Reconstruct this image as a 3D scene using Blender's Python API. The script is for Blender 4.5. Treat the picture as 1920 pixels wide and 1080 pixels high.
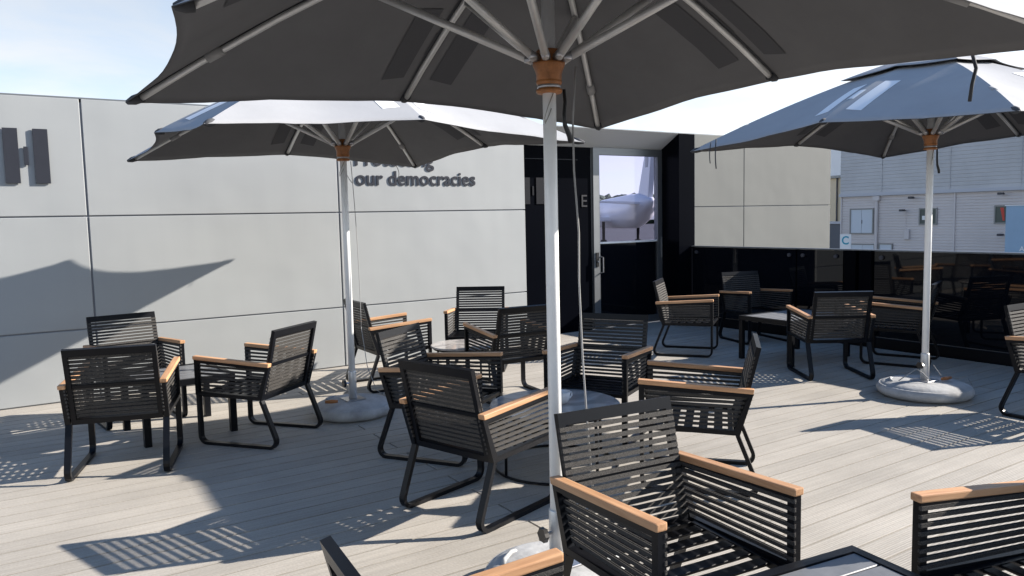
import bpy, bmesh, math, random
from mathutils import Vector, Matrix, noise
random.seed(7)
PI = math.pi
scene = bpy.context.scene
for o in list(bpy.data.objects):
    bpy.data.objects.remove(o)

# ------------------------------------------------------------------ camera
R = ((0.83817, -0.067314, 0.54124), (-0.544945, -0.062412, 0.836146), (-0.022505, -0.995778, -0.088995))
cam_d = bpy.data.cameras.new("camera")
cam_d.sensor_width = 36.0
cam_d.lens = 27.0
cam_d.clip_start = 0.05
cam_d.clip_end = 3000
cam = bpy.data.objects.new("camera", cam_d)
scene.collection.objects.link(cam)
cam.matrix_world = Matrix(((R[0][0], -R[0][1], -R[0][2], 0.0),
                           (R[1][0], -R[1][1], -R[1][2], 0.0),
                           (R[2][0], -R[2][1], -R[2][2], 1.56),
                           (0, 0, 0, 1)))
scene.camera = cam

# ------------------------------------------------------------------ sky, sun, exposure
SUN = Vector((1.72, -0.66, 0.90)).normalized()
SUN_EL = math.asin(SUN.z)
SUN_AZ = math.atan2(SUN.x, SUN.y)
world = bpy.data.worlds.new("World")
scene.world = world
world.use_nodes = True
wn, wl = world.node_tree.nodes, world.node_tree.links
bg = wn["Background"]
sky = wn.new("ShaderNodeTexSky")
sky.sky_type = 'NISHITA'
sky.sun_disc = False
sky.sun_elevation = SUN_EL
sky.sun_rotation = SUN_AZ
sky.air_density = 1.0
sky.dust_density = 0.3
sky.ozone_density = 3.0
tc = wn.new("ShaderNodeTexCoord")
sep = wn.new("ShaderNodeSeparateXYZ")
wl.new(tc.outputs["Generated"], sep.inputs[0])
zz = wn.new("ShaderNodeMath"); zz.operation = 'ABSOLUTE'; wl.new(sep.outputs[2], zz.inputs[0])
za = wn.new("ShaderNodeMath"); za.operation = 'ADD'; za.inputs[1].default_value = 0.22; wl.new(zz.outputs[0], za.inputs[0])
dx = wn.new("ShaderNodeMath"); dx.operation = 'DIVIDE'; wl.new(sep.outputs[0], dx.inputs[0]); wl.new(za.outputs[0], dx.inputs[1])
dy = wn.new("ShaderNodeMath"); dy.operation = 'DIVIDE'; wl.new(sep.outputs[1], dy.inputs[0]); wl.new(za.outputs[0], dy.inputs[1])
cmb = wn.new("ShaderNodeCombineXYZ"); wl.new(dx.outputs[0], cmb.inputs[0]); wl.new(dy.outputs[0], cmb.inputs[1])
cn = wn.new("ShaderNodeTexNoise"); cn.inputs["Scale"].default_value = 1.6; cn.inputs["Detail"].default_value = 7; cn.inputs["Roughness"].default_value = 0.55
cn.inputs["Distortion"].default_value = 0.4
wl.new(cmb.outputs[0], cn.inputs["Vector"])
cr = wn.new("ShaderNodeValToRGB"); wl.new(cn.outputs[0], cr.inputs[0])
cr.color_ramp.elements[0].position = 0.33; cr.color_ramp.elements[0].color = (0.60, 0.60, 0.60, 1)
cr.color_ramp.elements[1].position = 0.58; cr.color_ramp.elements[1].color = (0.95, 0.95, 0.95, 1)
bw = wn.new("ShaderNodeRGBToBW"); wl.new(sky.outputs[0], bw.inputs[0])
# thin cloud: brightness follows the sky behind it, a little brighter, colour nearly neutral
cb = wn.new("ShaderNodeMath"); cb.operation = 'MULTIPLY_ADD'; cb.inputs[1].default_value = 0.72; cb.inputs[2].default_value = 1.65
wl.new(bw.outputs[0], cb.inputs[0])
ccol = wn.new("ShaderNodeMixRGB"); ccol.blend_type = 'MULTIPLY'; ccol.inputs[0].default_value = 1.0
ccol.inputs[1].default_value = (0.945, 0.99, 1.05, 1); wl.new(cb.outputs[0], ccol.inputs[2])
# haze and thin cloud are thick towards the horizon all round and open up overhead
hz = wn.new("ShaderNodeMapRange"); hz.interpolation_type = 'SMOOTHSTEP'; hz.inputs[1].default_value = 0.22; hz.inputs[2].default_value = 0.62; hz.inputs[3].default_value = 1.0; hz.inputs[4].default_value = 0.12
wl.new(zz.outputs[0], hz.inputs[0])
hm = wn.new("ShaderNodeMath"); hm.operation = 'MULTIPLY'; wl.new(cr.outputs[0], hm.inputs[0]); wl.new(hz.outputs[0], hm.inputs[1])
cmx = wn.new("ShaderNodeMixRGB"); wl.new(hm.outputs[0], cmx.inputs[0]); wl.new(sky.outputs[0], cmx.inputs[1]); wl.new(ccol.outputs[0], cmx.inputs[2])
hs = wn.new('ShaderNodeHueSaturation'); hs.inputs['Saturation'].default_value = 1.25
wl.new(sky.outputs[0], hs.inputs['Color']); wl.new(hs.outputs[0], cmx.inputs[1])
wl.new(cmx.outputs[0], bg.inputs[0])
bg.inputs[1].default_value = 0.102

sun_d = bpy.data.lights.new("sun", 'SUN')
sun_d.energy = 5.0
sun_d.angle = math.radians(0.5)
sun_d.color = (1.0, 0.925, 0.83)
sun = bpy.data.objects.new("sun", sun_d)
scene.collection.objects.link(sun)
sun.rotation_euler = (-SUN).to_track_quat('-Z', 'Y').to_euler()
sun.location = SUN * 60

scene.view_settings.view_transform = 'Standard'
scene.view_settings.look = 'None'
scene.view_settings.exposure = 1.25
scene.view_settings.gamma = 1.0
scene.render.engine = 'CYCLES'
scene.cycles.use_denoising = True
scene.cycles.max_bounces = 8
scene.cycles.sample_clamp_indirect = 6.0

# ------------------------------------------------------------------ materials
def mat(name, col, rough=0.6, metal=0.0, var=0.0, vscale=8.0, bump=0.0, bscale=200.0, spec=0.5, coords="Object", objvar=0.0, roughvar=0.0, sheen=0.0):
    m = bpy.data.materials.new(name); m.use_nodes = True
    n, l = m.node_tree.nodes, m.node_tree.links
    b = n["Principled BSDF"]
    b.inputs["Base Color"].default_value = (*col, 1)
    b.inputs["Roughness"].default_value = rough
    b.inputs["Metallic"].default_value = metal
    b.inputs["Specular IOR Level"].default_value = spec
    if sheen:
        b.inputs["Sheen Weight"].default_value = sheen; b.inputs["Sheen Roughness"].default_value = 0.4
    t = n.new("ShaderNodeTexCoord")
    src = t.outputs[coords]
    if var or objvar:
        no = n.new("ShaderNodeTexNoise"); no.inputs["Scale"].default_value = vscale; no.inputs["Detail"].default_value = 6; no.inputs["Roughness"].default_value = 0.65
        l.new(src, no.inputs["Vector"])
        mr = n.new("ShaderNodeMapRange"); mr.inputs[1].default_value = 0.3; mr.inputs[2].default_value = 0.7
        mr.inputs[3].default_value = 1 - var; mr.inputs[4].default_value = 1 + var
        l.new(no.outputs[0], mr.inputs[0])
        val = mr.outputs[0]
        if objvar:
            oi = n.new("ShaderNodeObjectInfo")
            m2 = n.new("ShaderNodeMapRange"); m2.inputs[3].default_value = 1 - objvar; m2.inputs[4].default_value = 1 + objvar
            l.new(oi.outputs["Random"], m2.inputs[0])
            mu = n.new("ShaderNodeMath"); mu.operation = 'MULTIPLY'; l.new(val, mu.inputs[0]); l.new(m2.outputs[0], mu.inputs[1]); val = mu.outputs[0]
        mx = n.new("ShaderNodeMixRGB"); mx.blend_type = 'MULTIPLY'; mx.inputs[0].default_value = 1
        mx.inputs[1].default_value = (*col, 1); l.new(val, mx.inputs[2]); l.new(mx.outputs[0], b.inputs["Base Color"])
        if roughvar:
            rr = n.new("ShaderNodeMapRange"); rr.inputs[1].default_value = .3; rr.inputs[2].default_value = .7
            rr.inputs[3].default_value = rough - roughvar; rr.inputs[4].default_value = rough + roughvar
            l.new(no.outputs[0], rr.inputs[0]); l.new(rr.outputs[0], b.inputs["Roughness"])
    if bump:
        nb = n.new("ShaderNodeTexNoise"); nb.inputs["Scale"].default_value = bscale; nb.inputs["Detail"].default_value = 4
        l.new(src, nb.inputs["Vector"])
        bp = n.new("ShaderNodeBump"); bp.inputs["Strength"].default_value = bump; bp.inputs["Distance"].default_value = 0.004
        l.new(nb.outputs[0], bp.inputs["Height"]); l.new(bp.outputs[0], b.inputs["Normal"])
    return m

M = {}
M['soffit'] = mat('soffit_baked_light', (0.80, 0.81, 0.80), 0.5)  # soffit colour whitened to stand in for bounce light it lacks
M['panel2'] = mat('darker_cladding', (0.165, 0.170, 0.163), 0.65, 0.0, var=0.03, vscale=0.9, coords='Generated', objvar=0.025, roughvar=0.06, spec=0.12)
M['panel'] = mat('grey_cladding', (0.318, 0.332, 0.336), 0.6, 0.0, var=0.03, vscale=0.9, coords="Generated", objvar=0.025, roughvar=0.06, spec=0.3)
def weather(m, base):
    n, l = m.node_tree.nodes, m.node_tree.links; b = n["Principled BSDF"]
    src = b.inputs["Base Color"].links[0].from_socket
    g = n.new("ShaderNodeNewGeometry"); mp = n.new("ShaderNodeMapping"); mp.inputs["Scale"].default_value = (7, 7, .35); l.new(g.outputs["Position"], mp.inputs[0])
    a = n.new("ShaderNodeTexNoise"); a.inputs["Scale"].default_value = 1; a.inputs["Detail"].default_value = 6; l.new(mp.outputs[0], a.inputs["Vector"])
    r = n.new("ShaderNodeMapRange"); r.inputs[1].default_value = .32; r.inputs[2].default_value = .72; r.inputs[3].default_value = .982; r.inputs[4].default_value = 1.012; l.new(a.outputs[0], r.inputs[0])
    x = n.new("ShaderNodeMixRGB"); x.blend_type = 'MULTIPLY'; x.inputs[0].default_value = 1; l.new(src, x.inputs[1]); l.new(r.outputs[0], x.inputs[2]); l.new(x.outputs[0], b.inputs["Base Color"])
    w = n.new("ShaderNodeTexNoise"); w.inputs["Scale"].default_value = 1.1; w.inputs["Detail"].default_value = 2; l.new(g.outputs["Position"], w.inputs["Vector"])
    bp = n.new("ShaderNodeBump"); bp.inputs["Strength"].default_value = .5; bp.inputs["Distance"].default_value = .035; l.new(w.outputs[0], bp.inputs["Height"]); l.new(bp.outputs[0], b.inputs["Normal"])
weather(M['panel'], 0); weather(M['panel2'], 0)
M['core'] = mat('joint_backing', (0.17, 0.178, 0.20), 0.7)
M['darkclad'] = mat('black_cladding', (0.0025, 0.003, 0.005), 0.3, var=0.1, vscale=2, spec=0.015)
M['blackglass'] = mat('black_glass', (0.004, 0.005, 0.008), 0.03, spec=0.32)
M['alu'] = mat('grey_aluminium', (0.20, 0.21, 0.22), 0.4, 0.6, var=0.05, vscale=3)
M['alubright'] = mat('bright_aluminium', (0.86, 0.87, 0.87), 0.36, 0.05, var=0.06, vscale=6, roughvar=0.08)
M['ribalu'] = mat('rib_aluminium', (0.66, 0.66, 0.65), 0.38, 0.45, var=0.06, vscale=9)
M['steel'] = mat('steel', (0.5, 0.5, 0.52), 0.3, 0.9)
M['emblem'] = mat('emblem_charcoal', (0.030, 0.033, 0.043), 0.6, var=0.05, vscale=10, spec=0.15)
M['emblemdim'] = mat('emblem_grey', (0.014, 0.015, 0.019), 0.5, spec=0.1)
M['lettergrey'] = mat('letter_grey', (0.045, 0.046, 0.05), 0.5, spec=0.1)
def tinted():
    m = bpy.data.materials.new('tinted_glass'); m.use_nodes = True
    n, l = m.node_tree.nodes, m.node_tree.links; n.remove(n["Principled BSDF"])
    tr = n.new("ShaderNodeBsdfTransparent"); tr.inputs[0].default_value = (0.80, 0.79, 0.90, 1)
    gl = n.new("ShaderNodeBsdfGlossy"); gl.inputs["Roughness"].default_value = .01; gl.inputs[0].default_value = (.9, .9, .95, 1)
    fr = n.new("ShaderNodeFresnel"); fr.inputs[0].default_value = 1.25; mx = n.new("ShaderNodeMixShader")
    l.new(fr.outputs[0], mx.inputs[0]); l.new(tr.outputs[0], mx.inputs[1]); l.new(gl.outputs[0], mx.inputs[2]); l.new(mx.outputs[0], n["Material Output"].inputs[0])
    return m
M['mirror'] = tinted()
M['frame'] = mat('black_powder_coat', (0.005, 0.0055, 0.0075), 0.34, var=0.12, vscale=30, bump=0.08, bscale=600, spec=0.2)
M['wood'] = mat('teak', (0.50, 0.27, 0.135), 0.5)
M['collar'] = mat('oiled_wood', (0.36, 0.140, 0.042), 0.42, var=0.38, vscale=22, bump=0.1, bscale=60)
M['concrete'] = mat('pale_concrete', (0.37, 0.375, 0.38), 0.85, var=0.30, vscale=6, bump=0.9, bscale=22)
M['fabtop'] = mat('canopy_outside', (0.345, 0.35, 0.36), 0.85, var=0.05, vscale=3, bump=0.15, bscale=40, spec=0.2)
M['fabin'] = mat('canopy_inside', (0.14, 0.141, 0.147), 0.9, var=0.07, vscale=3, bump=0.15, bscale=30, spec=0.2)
M['fabhem'] = mat('canopy_hem', (0.05, 0.052, 0.058), 0.85)
M['logotop'] = mat('canopy_print', (0.80, 0.81, 0.82), 0.8, spec=0.2)
M['logoin'] = mat('canopy_print_inside', (0.08, 0.081, 0.088), 0.9, spec=0.2)
M['plastic'] = mat('black_plastic', (0.012, 0.012, 0.013), 0.35)
M['cord'] = mat('grey_cord', (0.30, 0.30, 0.30), 0.8)
M['darkcord'] = mat('dark_strap', (0.05, 0.053, 0.06), 0.85)
M['wire'] = mat('steel_wire', (0.42, 0.42, 0.40), 0.4, 0.5)
M['tabletop'] = mat('grey_table_boards', (0.15, 0.155, 0.165), 0.35, var=0.1, vscale=12, roughvar=0.08)
M['china'] = mat('white_china', (0.8, 0.8, 0.8), 0.15)
M['asphalt'] = mat('asphalt', (0.055, 0.055, 0.057), 0.85, var=0.2, vscale=0.3, bump=0.2, bscale=20)
M['slab'] = mat('terrace_frame', (0.05, 0.05, 0.052), 0.8)
M['siding'] = mat('grey_siding', (0.62, 0.575, 0.565), 0.5, 0.0, var=0.06, vscale=0.25)
M['sidingtop'] = mat('slate_siding', (0.50, 0.495, 0.50), 0.45, 0.0, var=0.09, vscale=0.35)
M['trim'] = mat('pale_trim', (0.48, 0.49, 0.53), 0.5)
M['hatch'] = mat('pale_shutter', (0.55, 0.60, 0.66), 0.45)
M['white'] = mat('white_paint', (0.8, 0.8, 0.8), 0.5)
M['cream'] = mat('cream_render', (0.70, 0.58, 0.40), 0.7)
M['gate'] = mat('slate_gate', (0.10, 0.11, 0.13), 0.6)
M['blue'] = mat('blue_board', (0.27, 0.41, 0.56), 0.4, var=0.06, vscale=0.8)
M['teal'] = mat('teal_print', (0.02, 0.33, 0.45), 0.5)
M['red'] = mat('red_print', (0.55, 0.05, 0.03), 0.5)
M['grn'] = mat('dark_print', (0.06, 0.08, 0.07), 0.4)
M['lamp'] = mat('dark_lamp', (0.05, 0.05, 0.06), 0.5)
M['plane'] = mat('airliner_white', (0.78, 0.79, 0.80), 0.3)
M['planegrey'] = mat('airliner_grey', (0.30, 0.31, 0.33), 0.35)
M['leaf'] = mat('tree_leaf', (0.035, 0.06, 0.03), 0.8, var=0.3, vscale=0.3)
M['carA'] = mat('car_dark', (0.02, 0.03, 0.05), 0.2)
M['carB'] = mat('car_silver', (0.4, 0.42, 0.44), 0.25, 0.5)
M['carglass'] = mat('car_glass', (0.02, 0.03, 0.035), 0.05)
M['tyre'] = mat('tyre', (0.02, 0.02, 0.02), 0.8)

def teak():
    m = M['wood']; n, l = m.node_tree.nodes, m.node_tree.links; b = n["Principled BSDF"]
    t = n.new("ShaderNodeTexCoord"); mp = n.new("ShaderNodeMapping"); mp.inputs["Scale"].default_value = (60, 3, 60)
    l.new(t.outputs["Object"], mp.inputs[0])
    oi = n.new("ShaderNodeObjectInfo"); ad = n.new("ShaderNodeVectorMath"); ad.operation = 'ADD'
    sc = n.new("ShaderNodeMath"); sc.operation = 'MULTIPLY'; sc.inputs[1].default_value = 40; l.new(oi.outputs["Random"], sc.inputs[0])
    l.new(mp.outputs[0], ad.inputs[0]); l.new(sc.outputs[0], ad.inputs[1])
    no = n.new("ShaderNodeTexNoise"); no.inputs["Scale"].default_value = 1; no.inputs["Detail"].default_value = 5; l.new(ad.outputs[0], no.inputs["Vector"])
    r = n.new("ShaderNodeValToRGB"); l.new(no.outputs[0], r.inputs[0])
    r.color_ramp.elements[0].position = .3; r.color_ramp.elements[0].color = (0.40, 0.208, 0.103, 1)
    r.color_ramp.elements[1].position = .7; r.color_ramp.elements[1].color = (0.59, 0.340, 0.180, 1)
    mv = n.new("ShaderNodeMapRange"); mv.inputs[3].default_value = .84; mv.inputs[4].default_value = 1.12; l.new(oi.outputs["Random"], mv.inputs[0])
    mm = n.new("ShaderNodeMixRGB"); mm.blend_type = 'MULTIPLY'; mm.inputs[0].default_value = 1; l.new(r.outputs[0], mm.inputs[1]); l.new(mv.outputs[0], mm.inputs[2])
    l.new(mm.outputs[0], b.inputs["Base Color"])
teak()

def rope():
    m = bpy.data.materials.new('charcoal_rope'); m.use_nodes = True
    n, l = m.node_tree.nodes, m.node_tree.links; b = n["Principled BSDF"]
    b.inputs["Roughness"].default_value = 0.75; b.inputs["Specular IOR Level"].default_value = 0.25
    t = n.new("ShaderNodeTexCoord")
    no = n.new("ShaderNodeTexNoise"); no.inputs["Scale"].default_value = 420; no.inputs["Detail"].default_value = 2; l.new(t.outputs["Object"], no.inputs["Vector"])
    r = n.new("ShaderNodeValToRGB"); l.new(no.outputs[0], r.inputs[0])
    r.color_ramp.elements[0].position = .35; r.color_ramp.elements[0].color = (0.010, 0.0098, 0.0105, 1)
    r.color_ramp.elements[1].position = .68; r.color_ramp.elements[1].color = (0.092, 0.086, 0.079, 1)
    l.new(r.outputs[0], b.inputs["Base Color"])
    bp = n.new("ShaderNodeBump"); bp.inputs["Strength"].default_value = .6; bp.inputs["Distance"].default_value = .002
    l.new(no.outputs[0], bp.inputs["Height"]); l.new(bp.outputs[0], b.inputs["Normal"])
    return m
M['rope'] = rope()

def deckmat():
    m = bpy.data.materials.new('composite_decking'); m.use_nodes = True
    n, l = m.node_tree.nodes, m.node_tree.links; b = n["Principled BSDF"]
    t = n.new("ShaderNodeTexCoord"); g = n.new("ShaderNodeNewGeometry")
    oi = n.new("ShaderNodeObjectInfo")
    # streaks along the board and broad soiling, both fixed to the place
    mp = n.new("ShaderNodeMapping"); mp.inputs["Scale"].default_value = (1.2, 55, 1); l.new(g.outputs["Position"], mp.inputs[0])
    n1 = n.new("ShaderNodeTexNoise"); n1.inputs["Scale"].default_value = 1; n1.inputs["Detail"].default_value = 5; l.new(mp.outputs[0], n1.inputs["Vector"])
    n2 = n.new("ShaderNodeTexNoise"); n2.inputs["Scale"].default_value = 1.3; n2.inputs["Detail"].default_value = 6; n2.inputs["Roughness"].default_value = .6; l.new(g.outputs["Position"], n2.inputs["Vector"])
    n3 = n.new("ShaderNodeTexNoise"); n3.inputs["Scale"].default_value = 90; n3.inputs["Detail"].default_value = 3; l.new(g.outputs["Position"], n3.inputs["Vector"])
    def rng(src, a, c):
        r = n.new("ShaderNodeMapRange"); r.inputs[1].default_value = .3; r.inputs[2].default_value = .7; r.inputs[3].default_value = a; r.inputs[4].default_value = c
        l.new(src, r.inputs[0]); return r.outputs[0]
    def mul(a, c):
        q = n.new("ShaderNodeMath"); q.operation = 'MULTIPLY'; l.new(a, q.inputs[0]); l.new(c, q.inputs[1]); return q.outputs[0]
    ob = n.new("ShaderNodeMapRange"); ob.inputs[3].default_value = .925; ob.inputs[4].default_value = 1.055; l.new(oi.outputs["Random"], ob.inputs[0])
    v = mul(mul(rng(n1.outputs[0], .90, 1.10), rng(n2.outputs[0], .86, 1.09)), mul(rng(n3.outputs[0], .92, 1.08), ob.outputs[0]))
    mx = n.new("ShaderNodeMixRGB"); mx.blend_type = 'MULTIPLY'; mx.inputs[0].default_value = 1; mx.inputs[1].default_value = (0.375, 0.348, 0.308, 1)
    l.new(v, mx.inputs[2]); l.new(mx.outputs[0], b.inputs["Base Color"])
    b.inputs["Roughness"].default_value = .72; b.inputs["Specular IOR Level"].default_value = .3
    # fine ridges running along each board (relief)
    wv = n.new("ShaderNodeTexWave"); wv.bands_direction = 'Y'; wv.inputs["Scale"].default_value = 2 * PI / (0.1463 / 11) / 20.0
    wv.inputs["Distortion"].default_value = 0; l.new(t.outputs["Object"], wv.inputs["Vector"])
    bp = n.new("ShaderNodeBump"); bp.inputs["Strength"].default_value = .6; bp.inputs["Distance"].default_value = .002
    l.new(wv.outputs[0], bp.inputs["Height"])
    b2 = n.new("ShaderNodeBump"); b2.inputs["Strength"].default_value = .15; b2.inputs["Distance"].default_value = .002
    l.new(n3.outputs[0], b2.inputs["Height"]); l.new(bp.outputs[0], b2.inputs["Normal"]); l.new(b2.outputs[0], b.inputs["Normal"])
    return m
M['deck'] = deckmat()

def marble():
    m = bpy.data.materials.new('pale_stone_top'); m.use_nodes = True
    n, l = m.node_tree.nodes, m.node_tree.links; b = n["Principled BSDF"]
    t = n.new("ShaderNodeTexCoord"); no = n.new("ShaderNodeTexNoise"); no.inputs["Scale"].default_value = 3.2; no.inputs["Detail"].default_value = 8; no.inputs["Distortion"].default_value = 1.6
    l.new(t.outputs["Object"], no.inputs["Vector"])
    r = n.new("ShaderNodeValToRGB"); l.new(no.outputs[0], r.inputs[0])
    r.color_ramp.elements[0].position = .40; r.color_ramp.elements[0].color = (0.32, 0.30, 0.29, 1)
    r.color_ramp.elements[1].position = .56; r.color_ramp.elements[1].color = (0.52, 0.49, 0.46, 1)
    l.new(r.outputs[0], b.inputs["Base Color"]); b.inputs["Roughness"].default_value = .12
    return m
M['marble'] = marble()

# ------------------------------------------------------------------ geometry helpers
C = scene.collection
def link(o, parent=None):
    C.objects.link(o)
    if parent: o.parent = parent
    return o
def mesh_of(name, bm, mats, smooth=False, recalc=True):
    if recalc: bmesh.ops.recalc_face_normals(bm, faces=bm.faces[:])
    me = bpy.data.meshes.new(name); bm.to_mesh(me); bm.free()
    for m in (mats if isinstance(mats, (list, tuple)) else [mats]):
        me.materials.append(M[m] if isinstance(m, str) else m)
    if smooth:
        for p in me.polygons: p.use_smooth = True
    return me
def obj(name, bm_or_me, mats=None, parent=None, smooth=False, loc=None, rotz=None):
    me = bm_or_me if isinstance(bm_or_me, bpy.types.Mesh) else mesh_of(name, bm_or_me, mats, smooth)
    o = bpy.data.objects.new(name, me)
    if loc is not None: o.location = loc
    if rotz is not None: o.rotation_euler = (0, 0, rotz)
    return link(o, parent)
def thing(name, label, cat, loc=(0, 0, 0), rotz=0, group=None):
    o = bpy.data.objects.new(name, None); o.empty_display_size = 0.1
    o.location = loc; o.rotation_euler = (0, 0, rotz)
    o["label"] = label; o["category"] = cat
    if group: o["group"] = group
    return link(o)
def tag(o, label, cat, group=None):
    o["label"] = label; o["category"] = cat
    if group: o["group"] = group
    return o
def box(bm, x0, x1, y0, y1, z0, z1, bevel=0.0, mi=0):
    r = bmesh.ops.create_cube(bm, size=1.0)
    vs = r['verts']
    for v in vs:
        v.co = Vector((x0 + (v.co.x + .5) * (x1 - x0), y0 + (v.co.y + .5) * (y1 - y0), z0 + (v.co.z + .5) * (z1 - z0)))
    fs = {f for v in vs for f in v.link_faces}
    for f in fs: f.material_index = mi
    if bevel:
        es = list({e for v in vs for e in v.link_edges})
        bmesh.ops.bevel(bm, geom=es, offset=bevel, segments=1, affect='EDGES', profile=.5)
    return vs
def tube(bm, pts, r, n=8, cap=True, radii=None, mi=0):
    pts = [Vector(p) for p in pts]; rings = []
    up = None
    for i, p in enumerate(pts):
        d = (pts[min(i + 1, len(pts) - 1)] - pts[max(i - 1, 0)]).normalized()
        if up is None:
            up = d.cross(Vector((0, 0, 1)))
            if up.length < 1e-3: up = d.cross(Vector((0, 1, 0)))
            up.normalize()
        else:
            up = (up - d * up.dot(d)).normalized()
        w = d.cross(up)
        rr = radii[i] if radii else r
        rings.append([bm.verts.new(p + (up * math.cos(2 * PI * k / n) + w * math.sin(2 * PI * k / n)) * rr) for k in range(n)])
    fs = []
    for a, b in zip(rings, rings[1:]):
        for k in range(n):
            fs.append(bm.faces.new((a[k], a[(k + 1) % n], b[(k + 1) % n], b[k])))
    if cap:
        fs.append(bm.faces.new(rings[0][::-1])); fs.append(bm.faces.new(rings[-1]))
    for f in fs: f.material_index = mi
def lathe(bm, prof, n=32, cx=0, cy=0, cap=True):
    rings = [[bm.verts.new((cx + r * math.cos(2 * PI * k / n), cy + r * math.sin(2 * PI * k / n), z)) for k in range(n)] for r, z in prof]
    for a, b in zip(rings, rings[1:]):
        for k in range(n): bm.faces.new((a[k], a[(k + 1) % n], b[(k + 1) % n], b[k]))
    if cap:
        bm.faces.new(rings[0][::-1]); bm.faces.new(rings[-1])
def ring_prism(bm, outer, inner, fn0, fn1):
    """frame of a closed outline with a hole; fn0/fn1 map a 2D point to the two sides"""
    n = len(outer)
    A = [bm.verts.new(fn0(p)) for p in outer]; B = [bm.verts.new(fn0(p)) for p in inner]
    A2 = [bm.verts.new(fn1(p)) for p in outer]; B2 = [bm.verts.new(fn1(p)) for p in inner]
    for i in range(n):
        j = (i + 1) % n
        bm.faces.new((A[i], A[j], B[j], B[i])); bm.faces.new((A2[i], B2[i], B2[j], A2[j]))
        bm.faces.new((A[i], A2[i], A2[j], A[j])); bm.faces.new((B[i], B[j], B2[j], B2[i]))
def prism(bm, poly, fn0, fn1):
    A = [bm.verts.new(fn0(p)) for p in poly]; B = [bm.verts.new(fn1(p)) for p in poly]
    bm.faces.new(A); bm.faces.new(B[::-1])
    for i in range(len(poly)):
        j = (i + 1) % len(poly); bm.faces.new((A[i], B[i], B[j], A[j]))
def ribbon(bm, path, t, x0, x1):
    """flat bar of thickness t following path (y,z), from x0 to x1"""
    P = [Vector((0, p[0], p[1])) for p in path]; rows = []
    for i, p in enumerate(P):
        a = (P[i] - P[i - 1]).normalized() if i else None
        b = (P[i + 1] - P[i]).normalized() if i < len(P) - 1 else None
        d = ((a or b) + (b or a)).normalized()
        nrm = Vector((0, -d.z, d.y))
        k = 1.0 / max(.5, nrm.dot(Vector((0, -(b or a).z, (b or a).y))))
        q0, q1 = p + nrm * t / 2 * k, p - nrm * t / 2 * k
        rows.append([bm.verts.new((x0, q0.y, q0.z)), bm.verts.new((x1, q0.y, q0.z)), bm.verts.new((x1, q1.y, q1.z)), bm.verts.new((x0, q1.y, q1.z))])
    for a, b in zip(rows, rows[1:]):
        for k in range(4): bm.faces.new((a[k], a[(k + 1) % 4], b[(k + 1) % 4], b[k]))
    bm.faces.new(rows[0][::-1]); bm.faces.new(rows[-1])
def text_mesh(name, s, size, depth, m, offset=0.0):
    cu = bpy.data.curves.new(name, 'FONT'); cu.body = s; cu.size = size; cu.extrude = depth / 2; cu.offset = offset; cu.resolution_u = 6
    to = bpy.data.objects.new(name, cu); C.objects.link(to)
    dg = bpy.context.evaluated_depsgraph_get(); dg.update()
    me = bpy.data.meshes.new_from_object(to.evaluated_get(dg))
    bpy.data.objects.remove(to); bpy.data.curves.remove(cu)
    me.materials.clear(); me.materials.append(M[m])
    return me
def tw(me):
    xs = [v.co.x for v in me.vertices]
    return (min(xs), max(xs)) if xs else (0, 0)
def letters(s, size, depth, m, parent, origin, xdir, offset=0.0, width=None, name='letter'):
    """each character its own mesh; text lies in the plane of xdir and +z, facing xdir x z"""
    full = text_mesh('t', s, size, depth, m, offset); w = tw(full); k = 1.0
    if width: k = width / (w[1] - w[0])
    bpy.data.meshes.remove(full)
    xd = Vector(xdir).normalized(); nd = xd.cross(Vector((0, 0, 1)))
    made = []
    for i, ch in enumerate(s):
        if ch == ' ': continue
        pre = text_mesh('t', s[:i + 1], size, depth, m, offset); a = tw(pre)[1] - w[0]; bpy.data.meshes.remove(pre)
        me = text_mesh(name, ch, size, depth, m, offset); lo, hi = tw(me)
        x0 = a - (hi - lo)
        for v in me.vertices:
            p = Vector(origin) + xd * ((v.co.x - lo + x0) * k) + Vector((0, 0, 1)) * (v.co.y * k) + nd * v.co.z
            v.co = p
        me.update()
        o = bpy.data.objects.new(name, me); link(o, parent); made.append(o)
    return made
def copy_tree(o, parent=None):
    c = o.copy(); C.objects.link(c)
    c.parent = parent
    for ch in list(o.children): copy_tree(ch, c)
    return c

# ------------------------------------------------------------------ ground and deck
bm = bmesh.new(); bmesh.ops.create_grid(bm, x_segments=1, y_segments=1, size=900)
g = obj('ground', bm, 'asphalt', loc=(0, 0, -3.2)); g["kind"] = "structure"
bm = bmesh.new(); box(bm, -9, 8.28, -7, 8.40, -0.30, -0.034)
deck = obj('deck', bm, 'slab'); deck["kind"] = "structure"
PITCH = 0.1463; GAP = 0.0105; BL = 3.6; XJ = 2.145
bcache = {}
def board_mesh(L):
    key = round(L, 3)
    if key not in bcache:
        bm = bmesh.new(); box(bm, 0, L, -(PITCH - GAP) / 2, (PITCH - GAP) / 2, -0.024, 0.0)
        bcache[key] = mesh_of('board', bm, 'deck')
    return bcache[key]
y = 2.187 + PITCH * 0.5; k0 = -int((y + 1.3) / PITCH)
for k in range(k0, 60):
    yc = 2.187 + PITCH * (k + .5)
    if yc > 8.36: break
    joints = [-9.0, -3.9, XJ, 8.3] if k % 2 == 0 else [-9.0, -1.1, 7.05, 8.3]
    xmin, xmax = -4.4, 8.20
    if yc > 8.0: xmin, xmax = 5.40, 8.02
    for xa, xz in zip(joints, joints[1:]):
        a, b = max(xa, xmin), min(xz, xmax)
        if b - a < 0.25: continue
        obj('board', board_mesh(b - a - 0.014), parent=deck, loc=(a + .007, yc, random.uniform(-.0006, .0006)))
bm = bmesh.new(); box(bm, -9, 8.42, -7, 7.9, -3.19, -0.31)
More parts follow.
